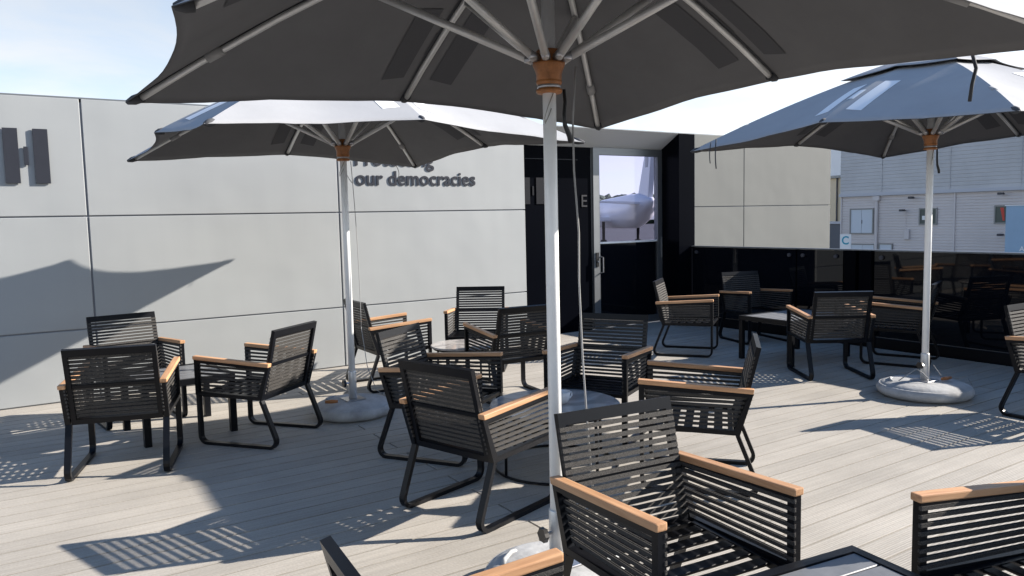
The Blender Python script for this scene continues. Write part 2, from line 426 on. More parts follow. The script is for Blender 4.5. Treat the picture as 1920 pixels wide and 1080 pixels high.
o = obj('terrace', bm, 'slab'); o["kind"] = "structure"

# ------------------------------------------------------------------ pavilion with panelled wall
WY = 7.963
pav = thing('pavilion', 'grey panel clad pavilion wall with recessed black entrance along the deck', 'building', (5.4, WY, 0))
def ppart(name, bm, m, parent=None):
    o = obj(name, bm, m); o.parent = parent or pav
    if not parent: o.matrix_parent_inverse = Matrix.Translation((-5.4, -WY, 0))
    return o
bm = bmesh.new(); box(bm, -6.6, 5.352, WY + .012, 9.4, 0, 2.69)
ppart('wall_core', bm, 'core')
bm = bmesh.new(); box(bm, 8.36, 11.53, WY + .012, WY + .08, -3.19, 2.69); ppart('wall_core', bm, 'core')
bm = bmesh.new(); box(bm, 5.36, 11.53, 9.30, 9.40, 0, 1.1); ppart('rear_parapet', bm, 'core')
bm = bmesh.new(); box(bm, 5.36, 11.53, 8.49, 9.29, 2.60, 2.70); ppart('lobby_ceiling', bm, 'core')
G = 0.006
GX = 0.008
zs = [0.004, 0.65, 1.675, 2.72]
for xa, xb in [(-6.52, -4.15), (-4.15, -1.78), (-1.78, 0.59), (0.59, 2.965), (2.965, 5.375)]:
    for za_, zb in zip(zs, zs[1:]):
        bm = bmesh.new(); box(bm, xa + GX, xb - (GX if xb < 5.3 else 0), WY, WY + .030, za_ + G, zb - (G if zb < 2.7 else 0), bevel=0.004)
        ppart('wall_panel', bm, 'panel')
for xa, xb in [(8.345, 9.41), (9.41, 11.56)]:
    for za_, zb in [(-3.15, -1.4), (-1.4, .65), (.65, 1.68), (1.68, 2.72)]:
        bm = bmesh.new(); box(bm, xa + (G if xa > 8.4 else .002), xb - (G if xb < 11 else 0), WY, WY + .030, za_ + G, zb - (G if zb < 2.7 else 0), bevel=0.003)
        ppart('wall_panel', bm, 'panel2')
# end return of the far wall
bm = bmesh.new(); box(bm, 11.531, 11.56, WY + .0325, 9.4, -3.15, 2.72, bevel=.003); ppart('wall_panel', bm, 'panel')
# coping
bm = bmesh.new(); box(bm, -6.6, 5.372, WY + .004, 9.4, 2.7215, 2.735); box(bm, 5.374, 8.34, WY + .004, 9.4, 2.7225, 2.735); box(bm, 8.342, 11.562, WY + .004, 9.4, 2.7215, 2.735); ppart('coping', bm, 'alu')
# sloped soffit over the entrance
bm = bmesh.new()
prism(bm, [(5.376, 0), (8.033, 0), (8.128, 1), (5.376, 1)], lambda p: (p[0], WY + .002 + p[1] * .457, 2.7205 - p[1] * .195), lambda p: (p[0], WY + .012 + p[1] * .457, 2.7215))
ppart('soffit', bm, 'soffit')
# dark jamb (slightly splayed) and front cheek
bm = bmesh.new()
prism(bm, [(8.035, WY - .001), (8.343, WY - .001), (8.343, 8.47), (8.132, 8.47)], lambda p: (p[0], p[1], -.02), lambda p: (p[0], p[1], 2.7208))
ppart('dark_jamb', bm, 'darkclad')
bm = bmesh.new(); box(bm, 5.353, 5.3755, WY + .032, 8.79, 0.0, 2.70); ppart('dark_jamb', bm, 'darkclad')
DY = 8.42
bm = bmesh.new(); box(bm, 5.376, 6.795, DY, DY + .05, -.02, 2.53, bevel=.002); ppart('black_wall_panel', bm, 'darkclad')
bm = bmesh.new(); box(bm, 5.70, 6.56, DY - .010, DY - .001, 2.347, 2.357); ppart('reflection_line', bm, 'lettergrey')  # grey strip modelled in place of a faint line reflected in the black panel
# door
door_bm = bmesh.new()
ring_prism(door_bm, [(6.815, 0.0), (8.122, 0.0), (8.122, 2.527), (6.815, 2.527)], [(6.925, .10), (8.03, .10), (8.03, 2.43), (6.925, 2.43)],
           lambda p: (p[0], DY - .03, p[1]), lambda p: (p[0], DY + .05, p[1]))
door = ppart('door', door_bm, 'alu')
def dpart(name, bm, m):
    o = obj(name, bm, m, door); return o
bm = bmesh.new(); box(bm, 6.927, 8.028, DY + .004, DY + .016, 1.212, 2.428); dpart('glass_pane', bm, 'mirror')
bm = bmesh.new(); box(bm, 6.927, 8.028, DY + .002, DY + .018, .102, 1.186); dpart('lower_panel', bm, 'blackglass')
bm = bmesh.new(); box(bm, 6.926, 8.029, DY - .012, DY + .022, 1.187, 1.211, bevel=.002); dpart('mid_rail', bm, 'alubright')
bm = bmesh.new(); tube(bm, [(6.93, DY - .03, .78), (6.93, DY - .085, .79), (6.93, DY - .085, 1.0), (6.93, DY - .03, 1.01)], .010, 8); dpart('handle', bm, 'steel')
bm = bmesh.new(); box(bm, 6.842, 6.892, DY - .045, DY - .031, .87, 1.07, bevel=.003); dpart('lock_plate', bm, 'plastic')
bm = bmesh.new(); tube(bm, [(6.867, DY - .056, .94), (6.867, DY - .046, .94)], .014, 10); dpart('lock_cylinder', bm, 'steel')
bm = bmesh.new(); box(bm, 8.085, 8.105, DY - .048, DY - .031, .95, 1.25, bevel=.003); dpart('hinge', bm, 'alu')

# emblem of three bars on the pale wall
em = thing('wall_emblem', 'large charcoal emblem of two bars and a small bar on grey wall', 'emblem', (0.15, WY, 2.2))
def bars(root, base, x0, x1, zl, zh, y0, y1, m):
    bm = bmesh.new(); box(bm, x0, x1, y0, y1, zl, zh, bevel=.001)
    o = obj('emblem_bar', bm, m); o.parent = root; o.matrix_parent_inverse = Matrix.Translation(-Vector(base)); return o
for x0, x1, zl, zh in [(-.012, .098, 1.967, 2.44), (.208, .322, 1.967, 2.44), (.134, .168, 2.125, 2.284)]:
    bars(em, (0.15, WY, 2.2), x0, x1, zl, zh, WY - .020, WY - .008, 'emblem')
    bars(em, (0.15, WY, 2.2), x0 + .012, x1 - .012, zl + .02, zh - .02, WY - .0075, WY - .0005, 'emblemdim')
em2 = thing('entrance_emblem', 'faint dark grey three bar emblem on black entrance wall', 'emblem', (5.8, DY, 2.0))
for x0, x1, zl, zh in [(5.60, 5.76, 1.754, 2.103), (5.86, 6.02, 1.754, 2.103), (5.797, 5.823, 1.87, 1.99)]:
    bars(em2, (5.8, DY, 2.0), x0, x1, zl, zh, DY - .012, DY - .001, 'emblemdim')
lt = thing('entrance_letter', 'single grey capital letter E on black wall beside the door', 'sign')
letters('E', 0.175, .010, 'lettergrey', lt, (6.62, DY - .007, 1.71), (1, 0, 0), width=.095)
# raised lettering
sg = thing('wall_lettering', 'raised charcoal letters reading Protecting our democracies on grey wall', 'sign')
letters('our democracies', 0.16, .009, 'emblem', sg, (3.165, WY - .0055, 1.972), (1, 0, 0), offset=.0024, width=1.50)
letters('Protecting', 0.16, .009, 'emblem', sg, (3.165, WY - .0055, 2.185), (1, 0, 0), offset=.0024, width=.955)

# ------------------------------------------------------------------ balustrade
BX = 8.30
bal = thing('glass_balustrade', 'black glass balustrade along the far edge of the deck', 'railing', (BX, 5, 0))
def bpart(name, bm, m, parent=None):
    o = obj(name, bm, m); o.parent = parent or bal
    o.matrix_parent_inverse = Matrix.Translation((-BX, -5, 0)); return o
bm = bmesh.new(); box(bm, BX - .045, BX + .06, -6.9, 7.96, -.02, .115, bevel=.006); bpart('plinth_rail', bm, 'frame')
bm = bmesh.new(); box(bm, BX - .03, BX + .035, -6.9, 7.955, 1.104, 1.121, bevel=.004); bpart('top_rail', bm, 'alu')
for yy in (6.18, 3.41, 1.68, -.05, -1.78, -3.51):
    bm = bmesh.new(); box(bm, BX + .0085, BX + .03, yy - .03, yy + .03, .116, 1.103); bpart('mullion', bm, 'darkclad')
bm = bmesh.new(); box(bm, BX + .031, BX + .04, 5.11, 5.55, .116, 1.103); bpart('mullion', bm, 'darkclad')
panes = [(7.953, 6.19), (6.17, 5.53), (5.13, 3.42), (3.40, 1.69), (1.67, -.04), (-.06, -1.77), (-1.79, -3.5), (-3.52, -5.2)]
for ya, yb in panes:
    bm = bmesh.new(); box(bm, BX - .008, BX + .008, yb, ya, .117, 1.102)
    p = bpart('glass_panel', bm, 'blackglass')
    for yy in (ya - .09, yb + .09):
        bm = bmesh.new(); tube(bm, [(BX - .032, yy, 1.03), (BX - .009, yy, 1.03)], .024, 14)
        d = obj('standoff', bm, 'lamp'); d.parent = p
for yy in (5.43, 5.235):
    bm = bmesh.new(); box(bm, BX - .03, BX + .03, yy - .075, yy + .075, .116, 1.103, bevel=.004); bpart('post', bm, 'darkclad')

# ------------------------------------------------------------------ distant buildings and boards
HX = 55.0
hang = thing('hangar', 'long grey ribbed metal hangar standing behind the glass balustrade', 'building', (HX, 25, -3.2))
HINV = Matrix.Translation((-HX, -25, 3.2))
def hpart(name, bm, m, parent=None):
    o = obj(name, bm, m); o.parent = parent or hang; o.matrix_parent_inverse = HINV if not parent else Matrix.Identity(4); return o
def ribbed(z0, z1, pitch, depth, ya, yb, x):
    bm = bmesh.new(); prof = []; z = z0
    while z < z1 - 1e-6:
        for dz, dx_ in ((0, 0), (.62, 0), (.70, depth), (.92, depth)):
            prof.append((x - depth + dx_, min(z + dz * pitch, z1)))
        z += pitch
    prof.append((x - depth, z1))
    a = [bm.verts.new((p[0], ya, p[1])) for p in prof]; b = [bm.verts.new((p[0], yb, p[1])) for p in prof]
    for i in range(len(prof) - 1): bm.faces.new((a[i], a[i + 1], b[i + 1], b[i]))
    return bm
hpart('lower_siding', ribbed(-3.2, 2.72, .20, .045, 36.93, -10, HX), 'siding')
hpart('upper_siding', ribbed(2.95, 8.6, .26, .022, 36.93, -10, HX - .1), 'sidingtop')
bm = bmesh.new(); box(bm, HX + .01, HX + 24, -10, 36.92, -3.2, 8.6); hpart('hall', bm, 'siding')
bm = bmesh.new(); box(bm, HX - .25, HX + .012, -10, 36.98, 2.72, 2.95); hpart('gutter_band', bm, 'trim')
for yy in (36.85, 28.15, 18.0):
    bm = bmesh.new(); box(bm, HX - .11, HX - .052, yy - .05, yy + .05, -3.2, 2.715); hpart('seam_post', bm, 'siding')
for yy in (33.5, 28.5, 24.0, 19.0):
    bm = bmesh.new(); box(bm, HX - .16, HX - .137, yy - .03, yy + .03, 2.96, 8.59); hpart('seam_post', bm, 'sidingtop')
bm = bmesh.new(); tube(bm, [(HX - .16, 33.85, -3.2), (HX - .16, 33.85, 2.35)], .11, 10); box(bm, HX - .3, HX - .06, 33.6, 34.1, 2.35, 2.68); hpart('downpipe', bm, 'siding')
def opening(ya, yb, z0, z1, m, name='shutter', split=True):
    bm = bmesh.new(); ring_prism(bm, [(ya + .09, z0 - .09), (yb - .09, z0 - .09), (yb - .09, z1 + .09), (ya + .09, z1 + .09)], [(ya, z0), (yb, z0), (yb, z1), (ya, z1)],
                                 lambda p: (HX - .12, p[0], p[1]), lambda p: (HX - .045, p[0], p[1]))
    f = hpart(name, bm, 'alu')
    if split:
        ym = (ya + yb) / 2
        for a, b in ((ya, ym + .012), (ym - .012, yb)):
            bm = bmesh.new(); box(bm, HX - .08, HX - .05, b + .002, a - .002, z0 + .002, z1 - .002); hpart('leaf', bm, m, f)
        bm = bmesh.new(); box(bm, HX - .11, HX - .082, ym - .06, ym - .02, z0 + (z1 - z0) * .4, z0 + (z1 - z0) * .55); hpart('handle', bm, 'lamp', f)
    else:
        bm = bmesh.new(); box(bm, HX - .08, HX - .05, yb + .002, ya - .002, z0 + .002, z1 - .002); hpart('pane', bm, m, f)
    return f
opening(36.0, 34.22, -.08, 1.70, 'hatch')
opening(35.95, 34.05, -3.1, -1.0, 'hatch', 'door', True)
opening(33.6, 32.65, -3.1, -.95, 'hatch', 'door', False)
f = opening(30.55, 29.42, .58, 1.62, 'grn', 'window', False)
bm = bmesh.new(); box(bm, HX - .10, HX - .082, 30.2, 30.4, .85, 1.15); hpart('poster', bm, 'white', f)
f = opening(25.48, 24.3, .62, 1.68, 'grn', 'window', False)
bm = bmesh.new(); prism(bm, [(24.98, 1.6), (25.2, 1.6), (25.02, .75), (24.9, .75)], lambda p: (HX - .10, p[0], p[1]), lambda p: (HX - .082, p[0], p[1])); hpart('poster', bm, 'red', f)
for yy, zz_ in ((31.65, 1.55), (24.95, -.2), (31.0, 2.45), (25.0, 2.5)):
    bm = bmesh.new(); box(bm, HX - .7, HX - .35, yy - .16, yy + .16, zz_ - .05, zz_ + .1, bevel=.03); box(bm, HX - .36, HX - .052, yy - .03, yy + .03, zz_ - .02, zz_ + .02)
    hpart('wall_lamp', bm, 'lamp')
bm = bmesh.new(); box(bm, HX - .2, HX - .052, 31.3, 31.65, -.55, .18, bevel=.02); box(bm, HX - .075, HX - .052, 31.6, 31.63, .19, 1.5); hpart('cable_box', bm, 'siding')

ann = thing('annexe', 'narrow white and cream building with dark gate beyond the hangar corner', 'building', (80, 55, -3.2))
def apart(name, bm, m):
    o = obj(name, bm, m); o.parent = ann; o.matrix_parent_inverse = Matrix.Translation((-80, -55, 3.2))
bm = bmesh.new(); box(bm, 80, 92, 46, 58, 5.75, 12); apart('upper_wall', bm, 'white')
bm = bmesh.new(); box(bm, 79.7, 92, 46, 58, 5.45, 5.74); apart('eave', bm, 'alu')
bm = bmesh.new(); box(bm, 80.02, 92, 46, 58, .5, 5.44); apart('wall', bm, 'cream')
bm = bmesh.new(); box(bm, 79.9, 92, 46, 58, .2, .49); apart('sill_band', bm, 'trim')
bm = bmesh.new(); box(bm, 80.05, 92, 46, 58, -3.2, .19); apart('gate', bm, 'gate')
bm = bmesh.new(); tube(bm, [(79.9, 54.2, .5), (79.9, 54.2, 5.44)], .09, 8); apart('downpipe', bm, 'lamp')

# sign board with a letter C
sb = thing('sign_board', 'white board with teal letter C beyond the balustrade', 'sign', (50, 33, -3.2))
SX = 48.0
bm = bmesh.new(); box(bm, SX, SX + .06, 31.45, 32.27, -1.9, .02); o = obj('board', bm, 'white'); o.parent = sb; o.matrix_parent_inverse = Matrix.Translation((-50, -33, 3.2))
for yy in (31.55, 32.17):
    bm = bmesh.new(); tube(bm, [(SX + .1, yy, -3.2), (SX + .1, yy, -.2)], .03, 8)
    o = obj('post', bm, 'steel'); o.parent = sb; o.matrix_parent_inverse = Matrix.Translation((-50, -33, 3.2))
def sign_letters(s, size, m, root, base, origin, width):
    for o in letters(s, size, .01, m, root, origin, (0, -1, 0), offset=.02 * size, width=width):
        o.matrix_parent_inverse = Matrix.Translation(-Vector(base))
sign_letters('C', .8, 'teal', sb, (50, 33, -3.2), (SX - .008, 32.12, -.66), .52)
# hoarding
hb = thing('blue_hoarding', 'tall pale blue board with small white letters at right edge of view', 'sign', (50, 20, -3.2))
bm = bmesh.new(); box(bm, 50, 50.1, 18.0, 22.62, -3.2, 1.69); o = obj('board', bm, 'blue'); o.parent = hb; o.matrix_parent_inverse = Matrix.Translation((-50, -20, 3.2))
bm = bmesh.new(); box(bm, 49.96, 50.14, 17.95, 22.68, 1.691, 1.75); o = obj('board_edge', bm, 'white'); o.parent = hb; o.matrix_parent_inverse = Matrix.Translation((-50, -20, 3.2))
sign_letters('AL', .42, 'white', hb, (50, 20, -3.2), (49.99, 21.82, -.98), .46)

# ------------------------------------------------------------------ umbrellas
AM, ZM, AC, ZC, ZA = 1.377, 2.216, 1.362, 2.123, 2.83
def rib_end(k):
    a = k * PI / 4
    if k % 2 == 0: return Vector((AM * math.cos(a), AM * math.sin(a), ZM))
    r = AC * math.sqrt(2)
    return Vector((r * math.cos(a), r * math.sin(a), ZC))
APEX = Vector((0, 0, ZA))
def canopy_pt(k, u, v, lift=0.0):
    A, B = rib_end(k), rib_end(k + 1)
    E = A.lerp(B, u); s = 4 * u * (1 - u)
    rad = Vector((E.x, E.y, 0)).normalized()
    E = E - rad * 0.085 * s + Vector((0, 0, 0.012 * s))
    p = APEX.lerp(E, v)
    p.z += 0.05 * 4 * v * (1 - v) - 0.012 * s * v + lift
    q = Vector((p.x, p.y, 0))
    p.z += (noise.noise(q * 2.1) * .012 + noise.noise(Vector((q.x * 3 + 5, q.y * 3, q.length * 9))) * .0045) * min(1.0, s * 1.5) * v
    return p
def canopy_bm(vmax, lift, nu=14, nv=26, th=0.004, hem=True):
    bm = bmesh.new()
    for k in range(8):
        T = [[bm.verts.new(canopy_pt(k, i / nu, vmax * j / nv, lift)) for i in range(nu + 1)] for j in range(nv + 1)]
        L = [[bm.verts.new(canopy_pt(k, i / nu, vmax * j / nv, lift - th)) for i in range(nu + 1)] for j in range(nv + 1)]
        for j in range(nv):
            for i in range(nu):
                if j == 0:
                    bm.faces.new((T[0][0], T[1][i], T[1][i + 1])).material_index = 0
                    bm.faces.new((L[0][0], L[1][i + 1], L[1][i])).material_index = 1
                else:
                    bm.faces.new((T[j][i], T[j + 1][i], T[j + 1][i + 1], T[j][i + 1])).material_index = 0
                    bm.faces.new((L[j][i], L[j][i + 1], L[j + 1][i + 1], L[j + 1][i])).material_index = 1
        for i in range(nu):
            bm.faces.new((T[nv][i], L[nv][i], L[nv][i + 1], T[nv][i + 1])).material_index = 2
    bmesh.ops.remove_doubles(bm, verts=bm.verts[:], dist=1e-6) if False else None
    return bm
def bm_to(name, bm, mats, smooth):
    return mesh_of(name, bm, mats, smooth, recalc=False)
def canopy_plan(kmid, rho, t, lift):
    """point on the cloth at distance rho along mid rib kmid, offset t sideways"""
    v = min(rho / 1.37, 1.0)
    if t >= 0: k, u = kmid, t / max(v * 1.362, 1e-3)
    else: k, u = (kmid - 1) % 8, 1 - (-t) / max(v * 1.362, 1e-3)
    a = kmid * PI / 4
    A, B = (rib_end(k), rib_end(k + 1))
    s = 4 * u * (1 - u)
    vv = rho / (1.37 - .085 * s * .9)
    return canopy_pt(k, u, vv, lift)

def make_umbrella():
    t = thing('parasol', 'x', 'parasol', (0, 0, 0), 0, 'grey square parasols on the deck')
    # base
    bm = bmesh.new()
    lathe(bm, [(.245, 0), (.295, .010), (.318, .036), (.322, .062), (.305, .092), (.300, .0945), (.297, .0935), (.292, .0985), (.25, .116), (.17, .126), (.10, .126), (.055, .126)], 48)
    base = obj('base', bm, 'concrete', t, smooth=True)
    bm = bmesh.new()
    for ang in (2.2,):
        c, s = math.cos(ang), math.sin(ang)
        tube(bm, [(.215 * c - .07 * s, .215 * s + .07 * c, .116), (.225 * c - .04 * s, .225 * s + .04 * c, .124), (.225 * c + .04 * s, .225 * s - .04 * c, .124), (.215 * c + .07 * s, .215 * s - .07 * c, .116)], .010, 8)
    obj('carry_grip', bm, 'concrete', base, smooth=True)
    bm = bmesh.new(); box(bm, -.08, .08, -.08, .08, .1265, .1345, bevel=.002); obj('foot_plate', bm, 'steel', t)
    bm = bmesh.new(); lathe(bm, [(.0335, .135), (.0335, .355), (.031, .36)], 24); sl = obj('sleeve', bm, 'ribalu', t, smooth=True)
    bm = bmesh.new()
    tube(bm, [(-.030, -.004, .265), (-.075, -.004, .265)], .008, 8); obj('bolt', bm, 'steel', sl)
    bm = bmesh.new()
    kv = []
    for j, xx in enumerate((-.062, -.082)):
        kv.append([bm.verts.new((xx, -.004 + (.026 if q % 2 else .032) * math.cos(q * PI / 6), .265 + (.026 if q % 2 else .032) * math.sin(q * PI / 6))) for q in range(12)])
    for q in range(12): bm.faces.new((kv[0][q], kv[0][(q + 1) % 12], kv[1][(q + 1) % 12], kv[1][q]))
    bm.faces.new(kv[0]); bm.faces.new(kv[1][::-1])
    obj('knob', bm, 'plastic', sl)
    bm = bmesh.new(); lathe(bm, [(.0268, .15), (.0268, 2.78)], 24); obj('pole', bm, 'alubright', t, smooth=True)
    # collar
    bm = bmesh.new()
    prof = [(.030, 2.045), (.056, 2.046), (.060, 2.052), (.060, 2.062), (.050, 2.066), (.050, 2.082), (.058, 2.086), (.060, 2.098), (.056, 2.101), (.058, 2.104), (.058, 2.128), (.060, 2.133), (.062, 2.140), (.074, 2.168), (.074, 2.178), (.062, 2.182), (.058, 2.228), (.052, 2.236), (.030, 2.238)]
    lathe(bm, [(max(r_ * .86, .027), 2.052 + (z_ - 2.045) * .88) for r_, z_ in prof], 32)
    col = obj('collar', bm, 'collar', t, smooth=True)
    for p in col.data.polygons: p.use_smooth = True
    bm = bmesh.new(); lathe(bm, [(.0445, 2.0715), (.0470, 2.0735), (.0470, 2.0825), (.0445, 2.0845)], 32, cap=False); obj('clamp_band', bm, 'steel', col, smooth=True)
    bm = bmesh.new(); lathe(bm, [(.03, 2.70), (.06, 2.705), (.06, 2.765), (.03, 2.79)], 24); obj('top_hub', bm, 'collar', t, smooth=True)
    # ribs and struts: one mesh each for the two lengths, turned round the pole
    ends = {}
    for par in (0, 1):
        E = rib_end(par); d = (E - Vector((0, 0, 0))); dr = Vector((E.x, E.y, 0)).normalized(); Rr = Vector((E.x, E.y, 0)).length
        def under(fr, drop=.020):
            p = canopy_pt(par, 0, fr, -.004 - drop); return p
        pts = [under(f) for f in (.045, .2, .4, .6, .8, .965)]
        bm = bmesh.new(); tube(bm, pts, .0150, 10); ends[par] = (mesh_of('rib', bm, 'ribalu', True), pts)
        bm = bmesh.new(); q0 = under(.955, .020); q1 = canopy_pt(par, 0, .995, -.006)
        tube(bm, [q0, q0.lerp(q1, .5), q1], .02, 8, radii=[.024, .023, .011]); ends[('pk', par)] = mesh_of('end_pocket', bm, 'fabhem', True)
        fr = .46 if par == 0 else .42
        e = under(fr, .040); s0 = dr * .066 + Vector((0, 0, 2.182))
        bm = bmesh.new(); tube(bm, [s0, e], .0165, 10); ends[('st', par)] = mesh_of('strut', bm, 'ribalu', True)
        bm = bmesh.new(); tube(bm, [s0 - dr * .018, s0 + (e - s0).normalized() * .03], .0185, 8); ends[('cl', par)] = mesh_of('strut_clip', bm, 'steel', True)
        f2 = .76
        bm = bmesh.new(); tube(bm, [under(f2 - .02), under(f2 + .02)], .024, 10); ends[('rg', par)] = mesh_of('joint_sleeve', bm, 'cord', True)
    for k in range(8):
        par = k % 2; rz = (k - par) * PI / 4
        r = obj('rib', ends[par][0], parent=t, rotz=rz)
        obj('end_pocket', ends[('pk', par)], parent=r)
        if par: obj('joint_sleeve', ends[('rg', par)], parent=r)
        s = obj('strut', ends[('st', par)], parent=t, rotz=rz)
        obj('strut_clip', ends[('cl', par)], parent=s)
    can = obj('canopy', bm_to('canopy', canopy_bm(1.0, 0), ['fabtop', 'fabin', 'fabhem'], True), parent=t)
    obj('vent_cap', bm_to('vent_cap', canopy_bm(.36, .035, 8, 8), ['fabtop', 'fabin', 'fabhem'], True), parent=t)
    for k in range(8):      # stitched rib pockets: narrow bands of cloth along each rib, inside
        bm = bmesh.new(); rows = []
        for j in range(15):
            v = .06 + .93 * j / 14; w_ = .022
            rk = rib_end(k); Rr = Vector((rk.x, rk.y, 0)).length * v
            du = w_ / max(Rr * math.tan(PI / 4) * (1.0 if k % 2 == 0 else 1.0), .02)
            rows.append([bm.verts.new(canopy_pt((k - 1) % 8, 1 - min(du, .4), v, -.0062)), bm.verts.new(canopy_pt(k, min(du, .4), v, -.0062))])
        for a_, b_ in zip(rows, rows[1:]): bm.faces.new((a_[0], a_[1], b_[1], b_[0]))
        r_ = bmesh.ops.extrude_face_region(bm, geom=bm.faces[:])
        for vv in [g_ for g_ in r_['geom'] if isinstance(g_, bmesh.types.BMVert)]: vv.co.z -= .002
        obj('rib_pocket', bm, 'fabhem', can)
    # printed mark: two bars and a small one on each side, showing through inside
    for kmid in (0, 2, 4, 6):
        for ta, tb, ra, rb in ((-.20, -.075, .72, 1.18), (.075, .20, .72, 1.18), (-.030, .030, .88, 1.03)):
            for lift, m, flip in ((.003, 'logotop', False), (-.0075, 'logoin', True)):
                bm = bmesh.new(); nx, ny = 3, 6
                V = [[bm.verts.new(canopy_plan(kmid, ra + (rb - ra) * j / ny, ta + (tb - ta) * i / nx, lift)) for i in range(nx + 1)] for j in range(ny + 1)]
                V2 = [[bm.verts.new(v.co + Vector((0, 0, -.001))) for v in row] for row in V]
                for j in range(ny):
                    for i in range(nx):
                        bm.faces.new((V[j][i], V[j + 1][i], V[j + 1][i + 1], V[j][i + 1])); bm.faces.new((V2[j][i], V2[j][i + 1], V2[j + 1][i + 1], V2[j + 1][i]))
                obj('print_bar', mesh_of('print_bar', bm, m, True, recalc=False), parent=can)
    # crank strap below the collar
    bm = bmesh.new()
    pth = [(.058, -.02, 2.07), (.062, -.02, 2.02), (.050, -.028, 1.97), (.052, -.03, 1.93), (.075, -.03, 1.885), (.078, -.03, 1.86)]
    tube(bm, pth, .008, 8, radii=[.006, .007, .008, .009, .011, .009]); obj('pull_strap', bm, 'plastic', t, smooth=True)
    bm = bmesh.new(); tube(bm, [(.0, -.028, 2.05), (-.03, -.035, 2.00), (-.055, -.045, 1.95), (-.05, -.04, 1.93), (-.03, -.032, 1.955), (-.01, -.028, 1.99)], .0022, 6); obj('wire_loop', bm, 'wire', t, smooth=True)
    return t
U1 = make_umbrella()
ulist = [(1.821, 2.510, -.006, 'nearest grey parasol, its dark underside filling the top of the view'),
         (2.250, 5.905, .027, 'grey parasol standing before the lettered wall, its pale top lit by sun'),
         (6.385, 3.480, -.051, 'slate blue topped parasol with white mark beside the glass balustrade')]
umb = []
for i, (x, y, a, lab) in enumerate(ulist):
    o = U1 if i == 0 else copy_tree(U1)
    o.location = (x, y, 0); o.rotation_euler = (0, 0, a); o["label"] = lab
    umb.append(o)
for c_ in list(umb[1].children):
    if c_.name.startswith('pull_strap'): bpy.data.objects.remove(c_)
for c_ in umb[2].children:
    if c_.name.startswith('base'): c_.scale = (1.15, 1.15, 1.0)
def hang(parent, pts, r, m, name):
    bm = bmesh.new(); tube(bm, pts, r, 6); return obj(name, bm, m, parent, smooth=True)
def bez(a, b, sag, n=10, ax=(0, 0, -1)):
    a, b, ax = Vector(a), Vector(b), Vector(ax)
    return [a.lerp(b, i / n) + ax * sag * 4 * (i / n) * (1 - i / n) for i in range(n + 1)]
# long hoist cord of the near parasol
hang(umb[0], [(.10, -.045, 2.16), (.088, -.035, 1.95), (.092, -.033, 1.75), (.108, -.038, 1.5), (.104, -.04, 1.3), (.112, -.045, 1.0), (.128, -.05, .7), (.145, -.06, .42)], .0045, 'cord', 'hoist_cord')
hang(umb[0], [(1.20, -.80, 2.33), (1.29, -.88, 2.24), (1.335, -.935, 2.165), (1.345, -.948, 2.10), (1.335, -.94, 2.04), (1.33, -.935, 1.975)], .007, 'darkcord', 'tie_strap')
hang(umb[1], bez((.05, -.03, 2.05), (.07, -.06, .72), .012, 8, (1, 0, 0)), .003, 'cord', 'hoist_cord')
hang(umb[1], [(.07, -.06, .72), (.10, -.08, .4), (.16, -.10, .2), (.22, -.12, .145)], .003, 'cord', 'hoist_cord')
hang(umb[1], bez((1.1, 1.30, 2.13), (1.1, 1.30, 1.97), .03, 6, (1, 0, 0)), .003, 'darkcord', 'tie_cord')
hang(umb[1], bez((.55, 1.30, 2.17), (.62, 1.30, 1.95), .03, 6, (-1, 0, 0)), .003, 'darkcord', 'tie_cord')
hang(umb[2], bez((-1.37, 1.10, 2.18), (-1.38, 1.10, 2.00), .012, 6, (0, 1, 0)), .004, 'darkcord', 'tie_cord')
hang(umb[2], bez((-1.37, 1.04, 2.20), (-1.38, 1.03, 1.95), .010, 6, (0, 1, 0)), .005, 'darkcord', 'tie_cord')
hang(umb[2], [(-.28, .05, .15), (-.20, .02, .20), (-.12, .0, .24), (-.06, -.02, .20), (-.08, -.1, .15)], .004, 'cord', 'hoist_cord')
hang(umb[2], [(.04, -.05, .26), (.10, -.09, .16), (.2, -.12, .145), (.36, -.16, .13), (.43, -.16, .06)], .003, 'cord', 'hoist_cord')
for u, p0, p1 in ((umb[1], (-.26, -.06, .152), (-.17, -.10, .152)), (umb[2], (.05, -.12, .152), (.16, -.13, .152))):
    bm = bmesh.new(); tube(bm, [p0, Vector(p0).lerp(Vector(p1), .5), p1], .014, 10, radii=[.012, .016, .012]); obj('cord_handle', bm, 'collar', u, smooth=True)

